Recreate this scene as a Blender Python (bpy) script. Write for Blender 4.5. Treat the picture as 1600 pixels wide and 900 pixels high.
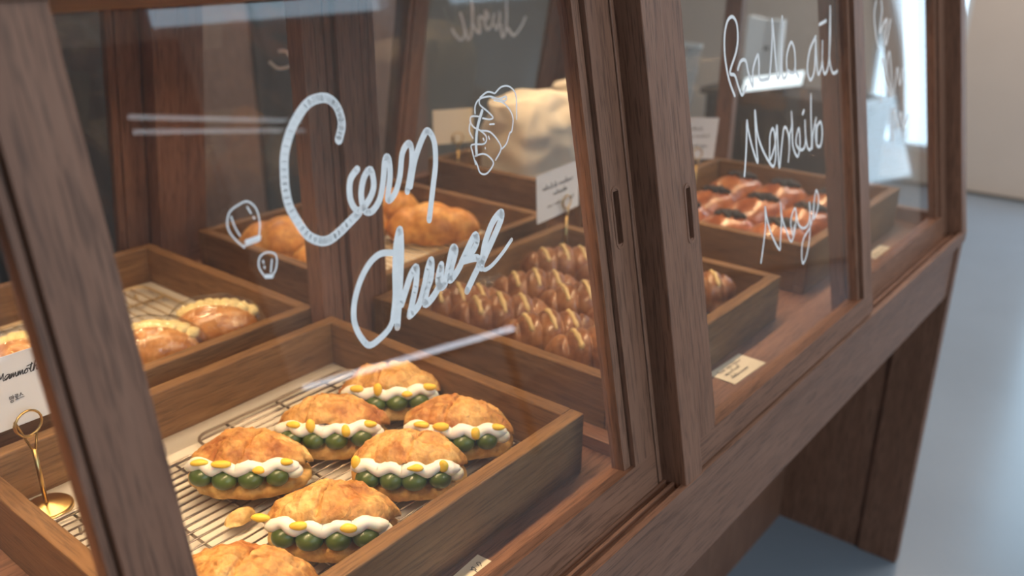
import bpy, math, random
from mathutils import Vector, Matrix, noise

C = bpy.context.scene.collection
for o in list(bpy.data.objects):
    bpy.data.objects.remove(o)
S = 0.52                     # all measures below are in units of 0.52 m
DK = 1.47                    # height of the case floor above the shop floor, in those units
R = math.radians

def W(x, y, h=0.0):          # h is counted from the case floor
    return Vector((x * S, y * S, (h + DK) * S))

# ------------------------------------------------------------------ camera
cam_d = bpy.data.cameras.new('camera')
cam = bpy.data.objects.new('camera', cam_d)
C.objects.link(cam)
cam_d.sensor_width = 36
cam_d.lens = 36 * 1386.6 / 1600
cam_d.clip_start = 0.02
yaw, pitch, roll = R(51.107), R(21.807), R(0.272)
f = Vector((math.sin(yaw) * math.cos(pitch), math.cos(yaw) * math.cos(pitch), -math.sin(pitch)))
r = f.cross(Vector((0, 0, 1))).normalized()
u = r.cross(f)
r2 = r * math.cos(roll) + u * math.sin(roll)
u2 = -r * math.sin(roll) + u * math.cos(roll)
m = Matrix((r2, u2, -f)).transposed().to_4x4()
m.translation = W(0, 0, 1)
cam.matrix_world = m
cam_d.dof.use_dof = True
cam_d.dof.focus_distance = 0.76
cam_d.dof.aperture_fstop = 4.5
bpy.context.scene.camera = cam
V = bpy.context.scene.view_settings
V.view_transform = 'Standard'
V.look = 'None'
V.gamma = 1.0
V.use_curve_mapping = False
V.exposure = 0.0
try:
    bpy.context.scene.cycles.transparent_max_bounces = 24
    bpy.context.scene.cycles.max_bounces = 10
except Exception:
    pass

# ------------------------------------------------------------------ light
world = bpy.data.worlds.new('world')
bpy.context.scene.world = world
world.use_nodes = True
wn = world.node_tree
bg = wn.nodes['Background']
tc = wn.nodes.new('ShaderNodeTexCoord')
sp = wn.nodes.new('ShaderNodeSeparateXYZ')
rp = wn.nodes.new('ShaderNodeValToRGB')
wn.links.new(tc.outputs['Generated'], sp.inputs[0])
wn.links.new(sp.outputs[2], rp.inputs[0])
rp.color_ramp.elements[0].position = 0.0
rp.color_ramp.elements[0].color = (0.46, 0.60, 0.72, 1)
rp.color_ramp.elements[1].position = 0.35
rp.color_ramp.elements[1].color = (0.56, 0.80, 1.0, 1)
wn.links.new(rp.outputs[0], bg.inputs[0])
bg.inputs[1].default_value = 4.1

def area(name, loc, rot, sx, sy, power, col, portal=False):
    d = bpy.data.lights.new(name, 'AREA')
    d.shape = 'RECTANGLE'; d.size = sx; d.size_y = sy
    d.energy = power; d.color = col
    o = bpy.data.objects.new(name, d); C.objects.link(o)
    o.location = loc; o.rotation_euler = rot
    if portal:
        d.cycles.is_portal = True
    return o

WX = 9.85                    # right wall
# window openings in the right wall: y0, y1, h0, h1
WIN_R = [(2.20, 3.08, -1.10, 1.9), (-1.28, 1.12, -0.95, 3.0), (-2.02, -1.36, -0.72, 0.27)]
WIN_F = [(3.45, 5.9, 2.20, 3.2), (6.6, 9.2, 2.20, 3.2), (-2.8, 1.9, 0.3, 3.2)]   # x0, x1, h0, h1 in the street wall
YF = -4.2
for a, b, c, d in WIN_R:
    area('window_portal', W(WX + .02, (a + b) / 2, (c + d) / 2), (0, R(90), 0), (d - c) * S, (b - a) * S, 1, (1, 1, 1), True)
for a, b, c, d in WIN_F:
    area('window_portal', W((a + b) / 2, YF - .02, (c + d) / 2), (R(90), 0, 0), (b - a) * S, (d - c) * S, 1, (1, 1, 1), True)
# daylight that the big windows let in
LIGHT_COOL = (0.80, 0.92, 1.0)
LIGHT_WARM = (1.0, 0.68, 0.38)
# lamps under the roof of the case
for x, w, k_ in ((0.33, 1.8, 1.0), (2.4, 1.8, .62)):
    for y, p in ((1.04, 3.3), (1.98, 3.0)):
        area('case_lamp', W(x, y, 0.915), (0, 0, 0), w * S, 0.02, p * k_, LIGHT_WARM).data.spread = R(112)
# added unseen fill lights under the ceiling, to brighten room and walls
for x, y, p_ in ((1.2, -2.6, 14), (5.3, -.3, 24), (8.3, 1.3, 30), (2.5, 4.6, 16)):
    area('ceiling_fill_light', W(x, y, 3.62), (0, 0, 0), 0.6, 0.6, p_, (1.0, 0.88, 0.76))

# ------------------------------------------------------------------ materials
def nt(name):
    mt = bpy.data.materials.new(name); mt.use_nodes = True
    t = mt.node_tree
    return mt, t, t.nodes['Principled BSDF']

def ramp(t, fac, stops):
    n = t.nodes.new('ShaderNodeValToRGB')
    e = n.color_ramp.elements
    e[0].position, e[0].color = stops[0][0], (*stops[0][1], 1)
    e[1].position, e[1].color = stops[-1][0], (*stops[-1][1], 1)
    for p, c in stops[1:-1]:
        k = e.new(p); k.color = (*c, 1)
    t.links.new(fac, n.inputs[0])
    return n.outputs[0]

def noise_n(t, vec, scale, detail=4, rough=.5, dist=0):
    n = t.nodes.new('ShaderNodeTexNoise')
    n.inputs['Scale'].default_value = scale
    n.inputs['Detail'].default_value = detail
    n.inputs['Roughness'].default_value = rough
    n.inputs['Distortion'].default_value = dist
    if vec is not None:
        t.links.new(vec, n.inputs['Vector'])
    return n.outputs[0]

def objvec(t, scale=(1, 1, 1), rnd=True):
    c = t.nodes.new('ShaderNodeTexCoord')
    mp = t.nodes.new('ShaderNodeMapping')
    mp.inputs['Scale'].default_value = scale
    t.links.new(c.outputs['Object'], mp.inputs['Vector'])
    if rnd:
        oi = t.nodes.new('ShaderNodeObjectInfo')
        ml = t.nodes.new('ShaderNodeMath'); ml.operation = 'MULTIPLY'; ml.inputs[1].default_value = 17
        t.links.new(oi.outputs['Random'], ml.inputs[0])
        cb = t.nodes.new('ShaderNodeCombineXYZ')
        for k in range(3):
            t.links.new(ml.outputs[0], cb.inputs[k])
        t.links.new(cb.outputs[0], mp.inputs['Location'])
    return mp.outputs[0]

def bump(t, b, h, strength, dist=.002):
    n = t.nodes.new('ShaderNodeBump')
    n.inputs['Strength'].default_value = strength
    n.inputs['Distance'].default_value = dist
    t.links.new(h, n.inputs['Height'])
    t.links.new(n.outputs[0], b.inputs['Normal'])

def wood(name, axis, c1, c2, c3, rough=.5, scale=1.0, pores=.42):
    mt, t, b = nt(name)
    sc = [46, 46, 46]; sc[axis] = 4.5
    fine = [520, 520, 520]; fine[axis] = 26
    v1 = objvec(t, tuple(k * scale for k in sc))
    v2 = objvec(t, tuple(k * scale for k in fine))
    n1 = noise_n(t, v1, 1.0, 7, .66, .5)
    n2 = noise_n(t, v2, 1.0, 2, .6)
    base = ramp(t, n1, [(.30, c1), (.5, c2), (.70, c3)])
    pore = ramp(t, n2, [(.36, (1 - pores,) * 3), (.50, (1, 1, 1))])
    mx = t.nodes.new('ShaderNodeMix'); mx.data_type = 'RGBA'; mx.blend_type = 'MULTIPLY'
    mx.inputs['Factor'].default_value = 1
    t.links.new(base, mx.inputs['A']); t.links.new(pore, mx.inputs['B'])
    t.links.new(mx.outputs['Result'], b.inputs['Base Color'])
    b.inputs['Roughness'].default_value = rough
    b.inputs['Specular IOR Level'].default_value = .4
    bump(t, b, n2, .25, .0006)
    return mt

TEAK = ((.190, .088, .053), (.235, .113, .070), (.275, .138, .088))
WOOD = [wood('oiled_hardwood_' + a, i, *TEAK, rough=.5) for i, a in enumerate('xyz')]
TR = ((.15, .072, .028), (.21, .105, .042), (.28, .148, .062))
TRAYW = [wood('tray_oak_' + a, i, *TR, rough=.55, pores=.35) for i, a in enumerate('xyz')]
DKW = [wood('dark_walnut_' + a, i, (.025, .018, .015), (.045, .032, .026), (.07, .05, .04), rough=.6) for i, a in enumerate('xyz')]

def plain(name, col, rough=.6, metal=0.0, spec=.5, coat=0.0, noise_amt=0.0, nscale=20, bmp=0.0, sss=0.0, trans=0.0, emit=None):
    mt, t, b = nt(name)
    b.inputs['Base Color'].default_value = (*col, 1)
    b.inputs['Roughness'].default_value = rough
    b.inputs['Metallic'].default_value = metal
    b.inputs['Specular IOR Level'].default_value = spec
    b.inputs['Coat Weight'].default_value = coat
    b.inputs['Coat Roughness'].default_value = .12
    if sss:
        b.inputs['Subsurface Weight'].default_value = sss
        b.inputs['Subsurface Radius'].default_value = (.006, .003, .0015)
        b.inputs['Subsurface Scale'].default_value = 1.0
    if noise_amt or bmp:
        v = objvec(t)
        n = noise_n(t, v, nscale, 5, .55)
        if noise_amt:
            a = tuple(c * (1 - noise_amt) for c in col); z = tuple(min(1, c * (1 + noise_amt)) for c in col)
            t.links.new(ramp(t, n, [(.3, a), (.7, z)]), b.inputs['Base Color'])
        if bmp:
            bump(t, b, n, bmp, .004)
    if emit:
        b.inputs['Emission Color'].default_value = (*emit[0], 1)
        b.inputs['Emission Strength'].default_value = emit[1]
    return mt

def glass(name, tint=(1, 1, 1), f0=.04, rough=0.0, haze=0.0, bumpy=0.0):
    mt = bpy.data.materials.new(name); mt.use_nodes = True
    t = mt.node_tree; t.nodes.clear()
    out = t.nodes.new('ShaderNodeOutputMaterial')
    tr = t.nodes.new('ShaderNodeBsdfTransparent'); tr.inputs[0].default_value = (*tint, 1)
    gl = t.nodes.new('ShaderNodeBsdfGlossy'); gl.inputs['Roughness'].default_value = rough
    g = t.nodes.new('ShaderNodeNewGeometry')
    dt = t.nodes.new('ShaderNodeVectorMath'); dt.operation = 'DOT_PRODUCT'
    t.links.new(g.outputs['Normal'], dt.inputs[0]); t.links.new(g.outputs['Incoming'], dt.inputs[1])
    def mth(op, a, b=None):
        n = t.nodes.new('ShaderNodeMath'); n.operation = op
        for i, q in enumerate((a, b)):
            if q is None: continue
            if isinstance(q, (int, float)): n.inputs[i].default_value = q
            else: t.links.new(q, n.inputs[i])
        return n.outputs[0]
    c = mth('ABSOLUTE', dt.outputs['Value'])
    p = mth('POWER', mth('SUBTRACT', 1.0, c), 5.0)
    fr = mth('ADD', mth('MULTIPLY', p, 1 - f0), f0)
    mx = t.nodes.new('ShaderNodeMixShader')
    t.links.new(fr, mx.inputs[0]); t.links.new(tr.outputs[0], mx.inputs[1]); t.links.new(gl.outputs[0], mx.inputs[2])
    last = mx.outputs[0]
    if haze:
        df = t.nodes.new('ShaderNodeBsdfDiffuse'); df.inputs[0].default_value = (.8, .85, .9, 1)
        m2 = t.nodes.new('ShaderNodeMixShader')
        n = noise_n(t, objvec(t), 14, 4)
        t.links.new(mth('MULTIPLY', n, haze), m2.inputs[0])
        t.links.new(last, m2.inputs[1]); t.links.new(df.outputs[0], m2.inputs[2]); last = m2.outputs[0]
    if bumpy:
        bn = t.nodes.new('ShaderNodeBump'); bn.inputs['Strength'].default_value = bumpy; bn.inputs['Distance'].default_value = .006
        t.links.new(noise_n(t, objvec(t), 55, 3, .5, .6), bn.inputs['Height'])
        t.links.new(bn.outputs[0], gl.inputs['Normal'])
    t.links.new(last, out.inputs[0])
    return mt

GLASS = glass('window_glass', (.97, .98, .98), haze=.018)
WRAP = glass('clear_wrapper', (.98, .98, .98), f0=.07, rough=.06, haze=.03, bumpy=.9)
INKM = plain('white_marker', (.88, .87, .87), .6, noise_amt=.06, nscale=120)
BRASS = plain('brass', (.62, .42, .17), .28, 1.0)
STEEL = plain('wire_steel', (.42, .36, .31), .35, 1.0)
PAPER = plain('card_paper', (.66, .68, .72), .8)
CREAMP = plain('cream_card', (.78, .72, .60), .8)
LINER = plain('parchment', (.66, .62, .56), .75, noise_amt=.05, nscale=8)
BLACK = plain('black_ink', (.02, .02, .025), .6)
GROOVE = plain('shadow_gap', (.03, .018, .012), .8)
FLOOR_M = plain('grey_resin_floor', (.215, .26, .315), .22, noise_amt=.07, nscale=1.3)
WALL_M = plain('beige_plaster', (.66, .56, .49), .9, noise_amt=.03, nscale=3, bmp=.05)
TAUPE = plain('taupe_plaster', (.17, .135, .105), .9, noise_amt=.06, nscale=2)
CEIL_M = plain('ceiling_paint', (.52, .50, .47), .9)
FRONT_M = plain('street_wall_paint', (.58, .54, .49), .9)
WHITE_G = plain('white_lacquer', (.80, .84, .86), .3)

def crust(name, pale, gold, brown, top=.5, bscale=55, bstr=.6, rough=.62, coat=0.0, zmid=.03, zspan=.05):
    mt, t, b = nt(name)
    v = objvec(t)
    n1 = noise_n(t, v, 22, 5, .6, .4)
    n2 = noise_n(t, v, 90, 4, .6)
    base = ramp(t, n1, [(.33, pale), (.5, gold), (.66, brown)])
    spk = ramp(t, n2, [(.38, (.70, .62, .52)), (.58, (1.0, 1.0, 1.0))])
    mx = t.nodes.new('ShaderNodeMix'); mx.data_type = 'RGBA'; mx.blend_type = 'MULTIPLY'
    mx.inputs['Factor'].default_value = 1
    t.links.new(base, mx.inputs['A']); t.links.new(spk, mx.inputs['B'])
    t.links.new(mx.outputs['Result'], b.inputs['Base Color'])
    b.inputs['Roughness'].default_value = rough
    b.inputs['Coat Weight'].default_value = coat
    b.inputs['Coat Roughness'].default_value = .15
    b.inputs['Subsurface Weight'].default_value = .12
    b.inputs['Subsurface Radius'].default_value = (.006, .003, .001)
    b.inputs['Subsurface Scale'].default_value = .8
    vo = t.nodes.new('ShaderNodeTexVoronoi'); vo.feature = 'DISTANCE_TO_EDGE'
    vo.inputs['Scale'].default_value = bscale
    t.links.new(v, vo.inputs['Vector'])
    cl = t.nodes.new('ShaderNodeMath'); cl.operation = 'MINIMUM'; cl.inputs[1].default_value = .18
    t.links.new(vo.outputs[0], cl.inputs[0])
    ad = t.nodes.new('ShaderNodeMath'); ad.operation = 'ADD'
    t.links.new(cl.outputs[0], ad.inputs[0]); t.links.new(n2, ad.inputs[1])
    bump(t, b, ad.outputs[0], bstr, .003)
    return mt

LID_M = crust('cookie_crust', (.76, .50, .20), (.66, .35, .105), (.42, .15, .04), bscale=75, bstr=.9)
BASE_M = crust('bun_bottom', (.78, .55, .24), (.70, .43, .14), (.52, .27, .07), bscale=60, bstr=.6)
CROI_M = crust('glazed_croissant', (.42, .20, .085), (.30, .125, .050), (.17, .065, .026), bscale=70, bstr=.3, rough=.38, coat=.5)
ORB_M = crust('golden_loaf', (.84, .48, .15), (.74, .34, .08), (.50, .19, .04), bscale=25, bstr=.15, rough=.45)
MILK_M = crust('milk_bun', (.72, .40, .15), (.60, .27, .075), (.42, .14, .03), bscale=12, bstr=.06, rough=.34, coat=.4)
RED_M = crust('red_glaze', (.58, .24, .10), (.46, .15, .055), (.26, .07, .03), bscale=30, bstr=.12, rough=.3, coat=.7)
CREAM_M = plain('whipped_cream', (.90, .87, .79), .5, sss=.3)
GRAPE_M = plain('green_grape', (.070, .105, .022), .33, noise_amt=.25, nscale=60, coat=.25)
CORN_M = plain('yellow_fruit', (.86, .56, .06), .4, sss=.15)
ICING_M = plain('yellow_icing', (.66, .50, .25), .6, noise_amt=.12, nscale=60)
CRUMB_M = plain('pale_crumble', (.82, .68, .34), .8, noise_amt=.15, nscale=80, bmp=.6)
BERRY_M = plain('black_crumb', (.022, .018, .02), .5, bmp=.6, nscale=90)
BAGM = plain('cream_cloth', (.72, .64, .52), .85, noise_amt=.06, nscale=9, bmp=.12)

# ------------------------------------------------------------------ mesh builder
class MB:
    def __init__(self):
        self.v = []; self.f = []; self.mi = []; self.mats = []; self.k = 0; self.M = None
    def mat(self, mt):
        if mt not in self.mats: self.mats.append(mt)
        self.k = self.mats.index(mt); return self
    def add(self, vs, fs):
        o = len(self.v)
        for p in vs:
            p = Vector(p)
            self.v.append(self.M @ p if self.M else p)
        for q in fs:
            self.f.append([i + o for i in q]); self.mi.append(self.k)
        return self
    def box(self, x0, x1, y0, y1, z0, z1):
        return self.add([(x0, y0, z0), (x1, y0, z0), (x1, y1, z0), (x0, y1, z0), (x0, y0, z1), (x1, y0, z1), (x1, y1, z1), (x0, y1, z1)],
                        [(0, 3, 2, 1), (4, 5, 6, 7), (0, 1, 5, 4), (1, 2, 6, 5), (2, 3, 7, 6), (3, 0, 4, 7)])
    def prism(self, pts, x0, x1):       # polygon in y,z pushed along x
        n = len(pts)
        vs = [(x0, y, z) for y, z in pts] + [(x1, y, z) for y, z in pts]
        return self.add(vs, [list(range(n))[::-1], list(range(n, 2 * n))] + [(i, (i + 1) % n, n + (i + 1) % n, n + i) for i in range(n)])
    def tube(self, pts, rad, n=8, closed=False, caps=True):
        P = [Vector(p) for p in pts]; m_ = len(P)
        rr = rad if hasattr(rad, '__len__') else [rad] * m_
        rings = []; up = None
        for i in range(m_):
            a = P[(i - 1) % m_] if (closed or i) else P[0]
            b = P[(i + 1) % m_] if (closed or i < m_ - 1) else P[-1]
            d = (b - a).normalized()
            if up is None:
                up = Vector((0, 0, 1)) if abs(d.z) < .9 else Vector((1, 0, 0))
            s = d.cross(up).normalized(); up = s.cross(d).normalized()
            rings.append([P[i] + (s * math.cos(2 * math.pi * j / n) + up * math.sin(2 * math.pi * j / n)) * rr[i] for j in range(n)])
        vs = [p for q in rings for p in q]; fs = []
        for i in range(m_ if closed else m_ - 1):
            for j in range(n):
                a, b = i * n, ((i + 1) % m_) * n
                fs.append((a + j, a + (j + 1) % n, b + (j + 1) % n, b + j))
        if caps and not closed:
            fs.append(list(range(n))[::-1]); fs.append([(m_ - 1) * n + j for j in range(n)])
        return self.add(vs, fs)
    def lathe(self, prof, n=40):
        vs = [(r_ * math.cos(2 * math.pi * j / n), r_ * math.sin(2 * math.pi * j / n), z) for r_, z in prof for j in range(n)]
        fs = [(i * n + j, i * n + (j + 1) % n, (i + 1) * n + (j + 1) % n, (i + 1) * n + j) for i in range(len(prof) - 1) for j in range(n)]
        fs.append(list(range(n))[::-1]); fs.append([(len(prof) - 1) * n + j for j in range(n)])
        return self.add(vs, fs)
    def blob(self, c, rad, nu=24, nv=14, fn=None):
        c = Vector(c); vs = []
        for i in range(nv + 1):
            th = math.pi * i / nv
            for j in range(nu):
                ph = 2 * math.pi * j / nu
                d = Vector((math.sin(th) * math.cos(ph), math.sin(th) * math.sin(ph), math.cos(th)))
                p = Vector((d.x * rad[0], d.y * rad[1], d.z * rad[2]))
                if fn: p = fn(p, d)
                vs.append(c + p)
        fs = [(i * nu + j, (i + 1) * nu + j, (i + 1) * nu + (j + 1) % nu, i * nu + (j + 1) % nu) for i in range(nv) for j in range(nu)]
        return self.add(vs, fs)
    def build(self, name, mt=None, parent=None, loc=None, bevel=0, smooth=False, label=None, cat=None, group=None, kind=None, rot=None, weld=False):
        me = bpy.data.meshes.new(name)
        me.from_pydata([tuple(p * S) for p in self.v], [], self.f)
        if mt is not None: me.materials.append(mt)
        else:
            for q in self.mats: me.materials.append(q)
            me.polygons.foreach_set('material_index', self.mi)
        if smooth: me.polygons.foreach_set('use_smooth', [True] * len(me.polygons))
        me.validate(); me.update()
        o = bpy.data.objects.new(name, me); C.objects.link(o)
        if loc is not None: o.location = loc
        if rot is not None: o.rotation_euler = rot
        if parent is not None: o.parent = parent
        if bevel:
            b = o.modifiers.new('bevel', 'BEVEL'); b.width = bevel * S; b.segments = 2; b.limit_method = 'ANGLE'; b.angle_limit = R(50)
        tagp(o, label, cat, group, kind)
        return o

def tagp(o, label=None, cat=None, group=None, kind=None):
    if label: o['label'] = label
    if cat: o['category'] = cat
    if group: o['group'] = group
    if kind: o['kind'] = kind
    return o

def thing(name, label, cat, loc, rz=0, group=None):
    o = bpy.data.objects.new(name, None); C.objects.link(o)
    o.empty_display_size = .05
    o.location = loc; o.rotation_euler = (0, 0, rz)
    return tagp(o, label, cat, group)

def dup(root, loc, rz, label, scale=1.0):
    r_ = root.copy(); C.objects.link(r_); r_.location = loc; r_.rotation_euler = (0, 0, rz); r_['label'] = label
    r_.scale = (scale,) * 3
    for ch in list(root.children):
        c = ch.copy(); C.objects.link(c); c.parent = r_
        for g in list(ch.children):
            d = g.copy(); C.objects.link(d); d.parent = c
    return r_

def smooth_line(pts, sub=5):
    P = [Vector((p[0], p[1])) for p in pts]; out = []
    if len(P) < 3: return P
    for i in range(len(P) - 1):
        a, b = P[max(i - 1, 0)], P[i]; c, d = P[i + 1], P[min(i + 2, len(P) - 1)]
        for k in range(sub):
            t = k / sub
            out.append(.5 * ((2 * b) + (c - a) * t + (2 * a - 5 * b + 4 * c - d) * t * t + (3 * b - a - 3 * c + d) * t ** 3))
    out.append(P[-1]); return out

def ink(mb, strokes, put, lift=.0):    # strokes: (width, [(x, s)...]) in thousandths; put(x, s, l) -> point on the surface
    n = 0
    for w, pts in strokes:
        L = smooth_line([(a / 1000, b / 1000) for a, b in pts]); hw = w / 2000
        n += 1; lf = lift + n * .00012
        vs = []; fs = []
        for i, p in enumerate(L):
            a = L[max(i - 1, 0)]; b = L[min(i + 1, len(L) - 1)]
            d = (b - a)
            d = d.normalized() if d.length > 1e-9 else Vector((1, 0))
            nn = Vector((-d.y, d.x)) * hw
            o = len(vs)
            vs += [put(*(p + nn), lf), put(*(p - nn), lf)]
            if i: fs.append((o - 2, o - 1, o + 1, o))
        mb.add(vs, fs)
        # round marker tip at every second point
        for i in range(0, len(L), 2):
            p = L[i]
            mb.add([put(p.x + math.cos(q * math.pi / 5) * hw, p.y + math.sin(q * math.pi / 5) * hw, lf + .00004) for q in range(10)], [list(range(10))])
        p = L[-1]
        mb.add([put(p.x + math.cos(q * math.pi / 5) * hw, p.y + math.sin(q * math.pi / 5) * hw, lf + .00004) for q in range(10)], [list(range(10))])

def structure(mb, name, mt=None, **k):
    return mb.build(name, mt, kind='structure', **k)

# ------------------------------------------------------------------ room
O0 = W(0, 0, 0)
XL, YB, HC, HF = -3.2, 6.6, 3.65, -DK
structure(MB().box(XL - .2, WX + .2, YF - .2, YB + .2, HF - .1, HF), 'floor', FLOOR_M, loc=O0)
structure(MB().box(XL - .2, WX + .2, YF - .2, YB + .2, HC, HC + .1), 'ceiling', CEIL_M, loc=O0)
structure(MB().box(XL - .2, WX + .2, YB, YB + .2, HF, HC), 'wall_back', TAUPE, loc=O0)
structure(MB().box(XL - .2, XL, YF, YB, HF, HC), 'wall_left', TAUPE, loc=O0)

def wall_with_holes(axis, p0, p1, a0, a1, holes, name, mt):
    # holes: (a0, a1, h0, h1), sorted into a grid of boxes round the openings
    xs = sorted({a0, a1, *[h[0] for h in holes], *[h[1] for h in holes]})
    mb = MB()
    for i in range(len(xs) - 1):
        l, r_ = xs[i], xs[i + 1]; mid = (l + r_) / 2
        hs = sorted([(h[2], h[3]) for h in holes if h[0] < mid < h[1]])
        z = HF
        for c, d in hs + [(HC, HC)]:
            if c > z + 1e-6:
                if axis == 'x': mb.box(l, r_, p0, p1, z, c)
                else: mb.box(p0, p1, l, r_, z, c)
            z = d
    return structure(mb, name, mt, loc=O0)
wall_with_holes('y', WX, WX + .2, YF - .2, YB + .2, WIN_R, 'wall_right', WALL_M)
wall_with_holes('x', YF - .2, YF, XL - .2, WX + .2, WIN_F, 'wall_front', FRONT_M)
structure(MB().box(WX - .02, WX, YF, YB, HF, HF + .03), 'baseboard_right', plain('dark_skirting', (.12, .11, .10), .6), loc=O0)
FRM = plain('window_frame_white', (.70, .72, .74), .5)
n = 0
for a, b, c, d in WIN_R:
    n += 1
    mb = MB()
    w = .05
    mb.box(WX, WX + .12, a, a + w, c, d).box(WX, WX + .12, b - w, b, c, d).box(WX, WX + .12, a + w, b - w, c, c + w).box(WX, WX + .12, a + w, b - w, d - w, d)
    if n == 2: mb.box(WX, WX + .12, (a + b) / 2 - w / 2, (a + b) / 2 + w / 2, c + w, d - w)
    fr = structure(mb, 'window_%d' % n, FRM, loc=O0)
    if n == 3:                                  # slatted blind
        sl = MB()
        k = c + .07
        while k < d - .05:
            sl.add([(WX + .03, a + w, k), (WX + .03, b - w, k), (WX + .042, b - w, k + .003), (WX + .042, a + w, k + .003),
                    (WX + .03, a + w, k + .003), (WX + .03, b - w, k + .003), (WX + .042, b - w, k + .007), (WX + .042, a + w, k + .007)],
                   [(0, 1, 2, 3), (7, 6, 5, 4), (0, 4, 5, 1), (2, 6, 7, 3)])
            k += .046
        sl.build('blind', WHITE_G, fr)
for a, b, c, d in WIN_F:
    n += 1
    w = .06
    mb = MB().box(a, a + w, YF - .14, YF - .02, c, d).box(b - w, b, YF - .14, YF - .02, c, d).box(a + w, b - w, YF - .14, YF - .02, c, c + w).box(a + w, b - w, YF - .14, YF - .02, d - w, d)
    structure(mb, 'window_%d' % n, FRM, loc=O0)

# ------------------------------------------------------------------ display case
KS = 0.18368
AL = math.atan(KS)
X0, X1, XE = -0.69, 1.353, 3.46
YA, YZ = 0.65, 2.61
case = thing('display_case', 'long wooden bakery display case with sloping glass sliding doors on panel legs', 'display case', W(0, 0, -DK))
def P0(dx=0, dy=0, dh=0): return Vector((dx * S, dy * S, (DK + dh) * S))
CW = dict(parent=case, loc=P0())
# table top with running grooves for the doors along both long sides
mb = MB()
prof = [(YA, -.045), (YA, 0), (YA + .013, 0), (YA + .013, -.014), (YA + .028, -.014), (YA + .028, -.003), (YA + .034, -.003), (YA + .034, -.014),
        (YA + .047, -.014), (YA + .047, -.005), (YA + .052, -.005), (YA + .052, -.012), (YA + .098, -.012), (YA + .098, 0)]
full = prof + [(YA + YZ - y, z) for y, z in prof[::-1]]
mb.prism(full[::-1], X0, XE)
mb.build('table_top', WOOD[0], **CW)
MB().box(X0 + .01, XE - .012, YA + .012, YA + .05, -.25, -.047).build('apron', WOOD[0], bevel=.003, label='front apron board under the table edge', **CW)
MB().box(X0 + .01, XE - .012, YZ - .05, YZ - .006, -.25, -.045).build('apron', WOOD[0], bevel=.003, **CW)
MB().box(XE - .06, XE - .012, YA + .05, YZ - .05, -.25, -.045).build('apron', WOOD[1], bevel=.003, **CW)
for xa, xb in ((XE - .062, XE - .006), (X0 + .006, X0 + .062)):
    for y0 in (YA + .004, YZ - .164):
        MB().box(xa, xb, y0, y0 + .16, HF, -.045).build('leg', WOOD[2], bevel=.004, **CW)
    MB().box(xa + .012, xb - .012, YA + .164, YZ - .164, HF, -.045).build('end_panel', WOOD[2], **CW)
MB().box(X0 + .06, XE - .06, 1.17, 1.20, HF + .0, -.045).build('back_panel', WOOD[2], label='recessed modesty panel under the table', **CW)

def slope_pt(x, off, h): return (x, YA + off + KS * h, h)
def sloped_bar(mb, x0, x1, o0, o1, h0, h1, far=False):
    pts = [(YA + o0 + KS * h0, h0), (YA + o1 + KS * h0, h0), (YA + o1 + KS * h1, h1), (YA + o0 + KS * h1, h1)]
    if far: pts = [(YA + YZ - y, z) for y, z in pts]
    return mb.prism(pts, x0, x1)

TILT = -AL
def tilted_frame(off, far=False):
    # local x along case, local y inward, local z up the slope
    if not far:
        return P0(0, YA + off, 0), (TILT, 0, 0)
    return P0(0, YZ - off, 0), (TILT, 0, math.pi)

def tbuild(mb, name, off, far, **k):
    l, ro = tilted_frame(off, far)
    return mb.build(name, loc=l, rot=ro, parent=case, **k)
sc = 1.01673
HH = .945
for far in (False, True):
    for xa, xb, nm in ((X0, X0 + .062, 'end_post'), (X1, X1 + .067, 'post'), (XE - .062, XE, 'end_post')):
        a, b = (xa, xb) if not far else (-xb, -xa)
        mb = MB().box(a, b, .002, .115, -.012, HH * sc + .02)
        if nm == 'post':
            mb.box(a - .012, a, .055, .115, -.012, HH * sc).box(b, b + .012, .055, .115, -.012, HH * sc)
        tbuild(mb, nm, 0, far, mt=WOOD[2], bevel=.002)
    # head rail carrying the upper tracks
    a, b = (X0, XE) if not far else (-XE, -X0)
    mb = MB().box(a, b, -.002, .125, HH * sc, HH * sc + .11)
    tbuild(mb, 'head_rail', 0, far, mt=WOOD[0], bevel=.003)
MB().box(X0, XE, YA + .12 + KS * HH, YZ - .12 - KS * HH, HH + .005, HH + .07).build('roof_board', WOOD[0], **CW)
for x, w in ((0.33, 1.84), (2.4, 1.84)):
    for y in (1.04, 1.98):
        MB().box(x - w / 2, x + w / 2, y - .022, y + .022, HH - .012, HH + .005).build('lamp_housing', WHITE_G, **CW)

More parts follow.
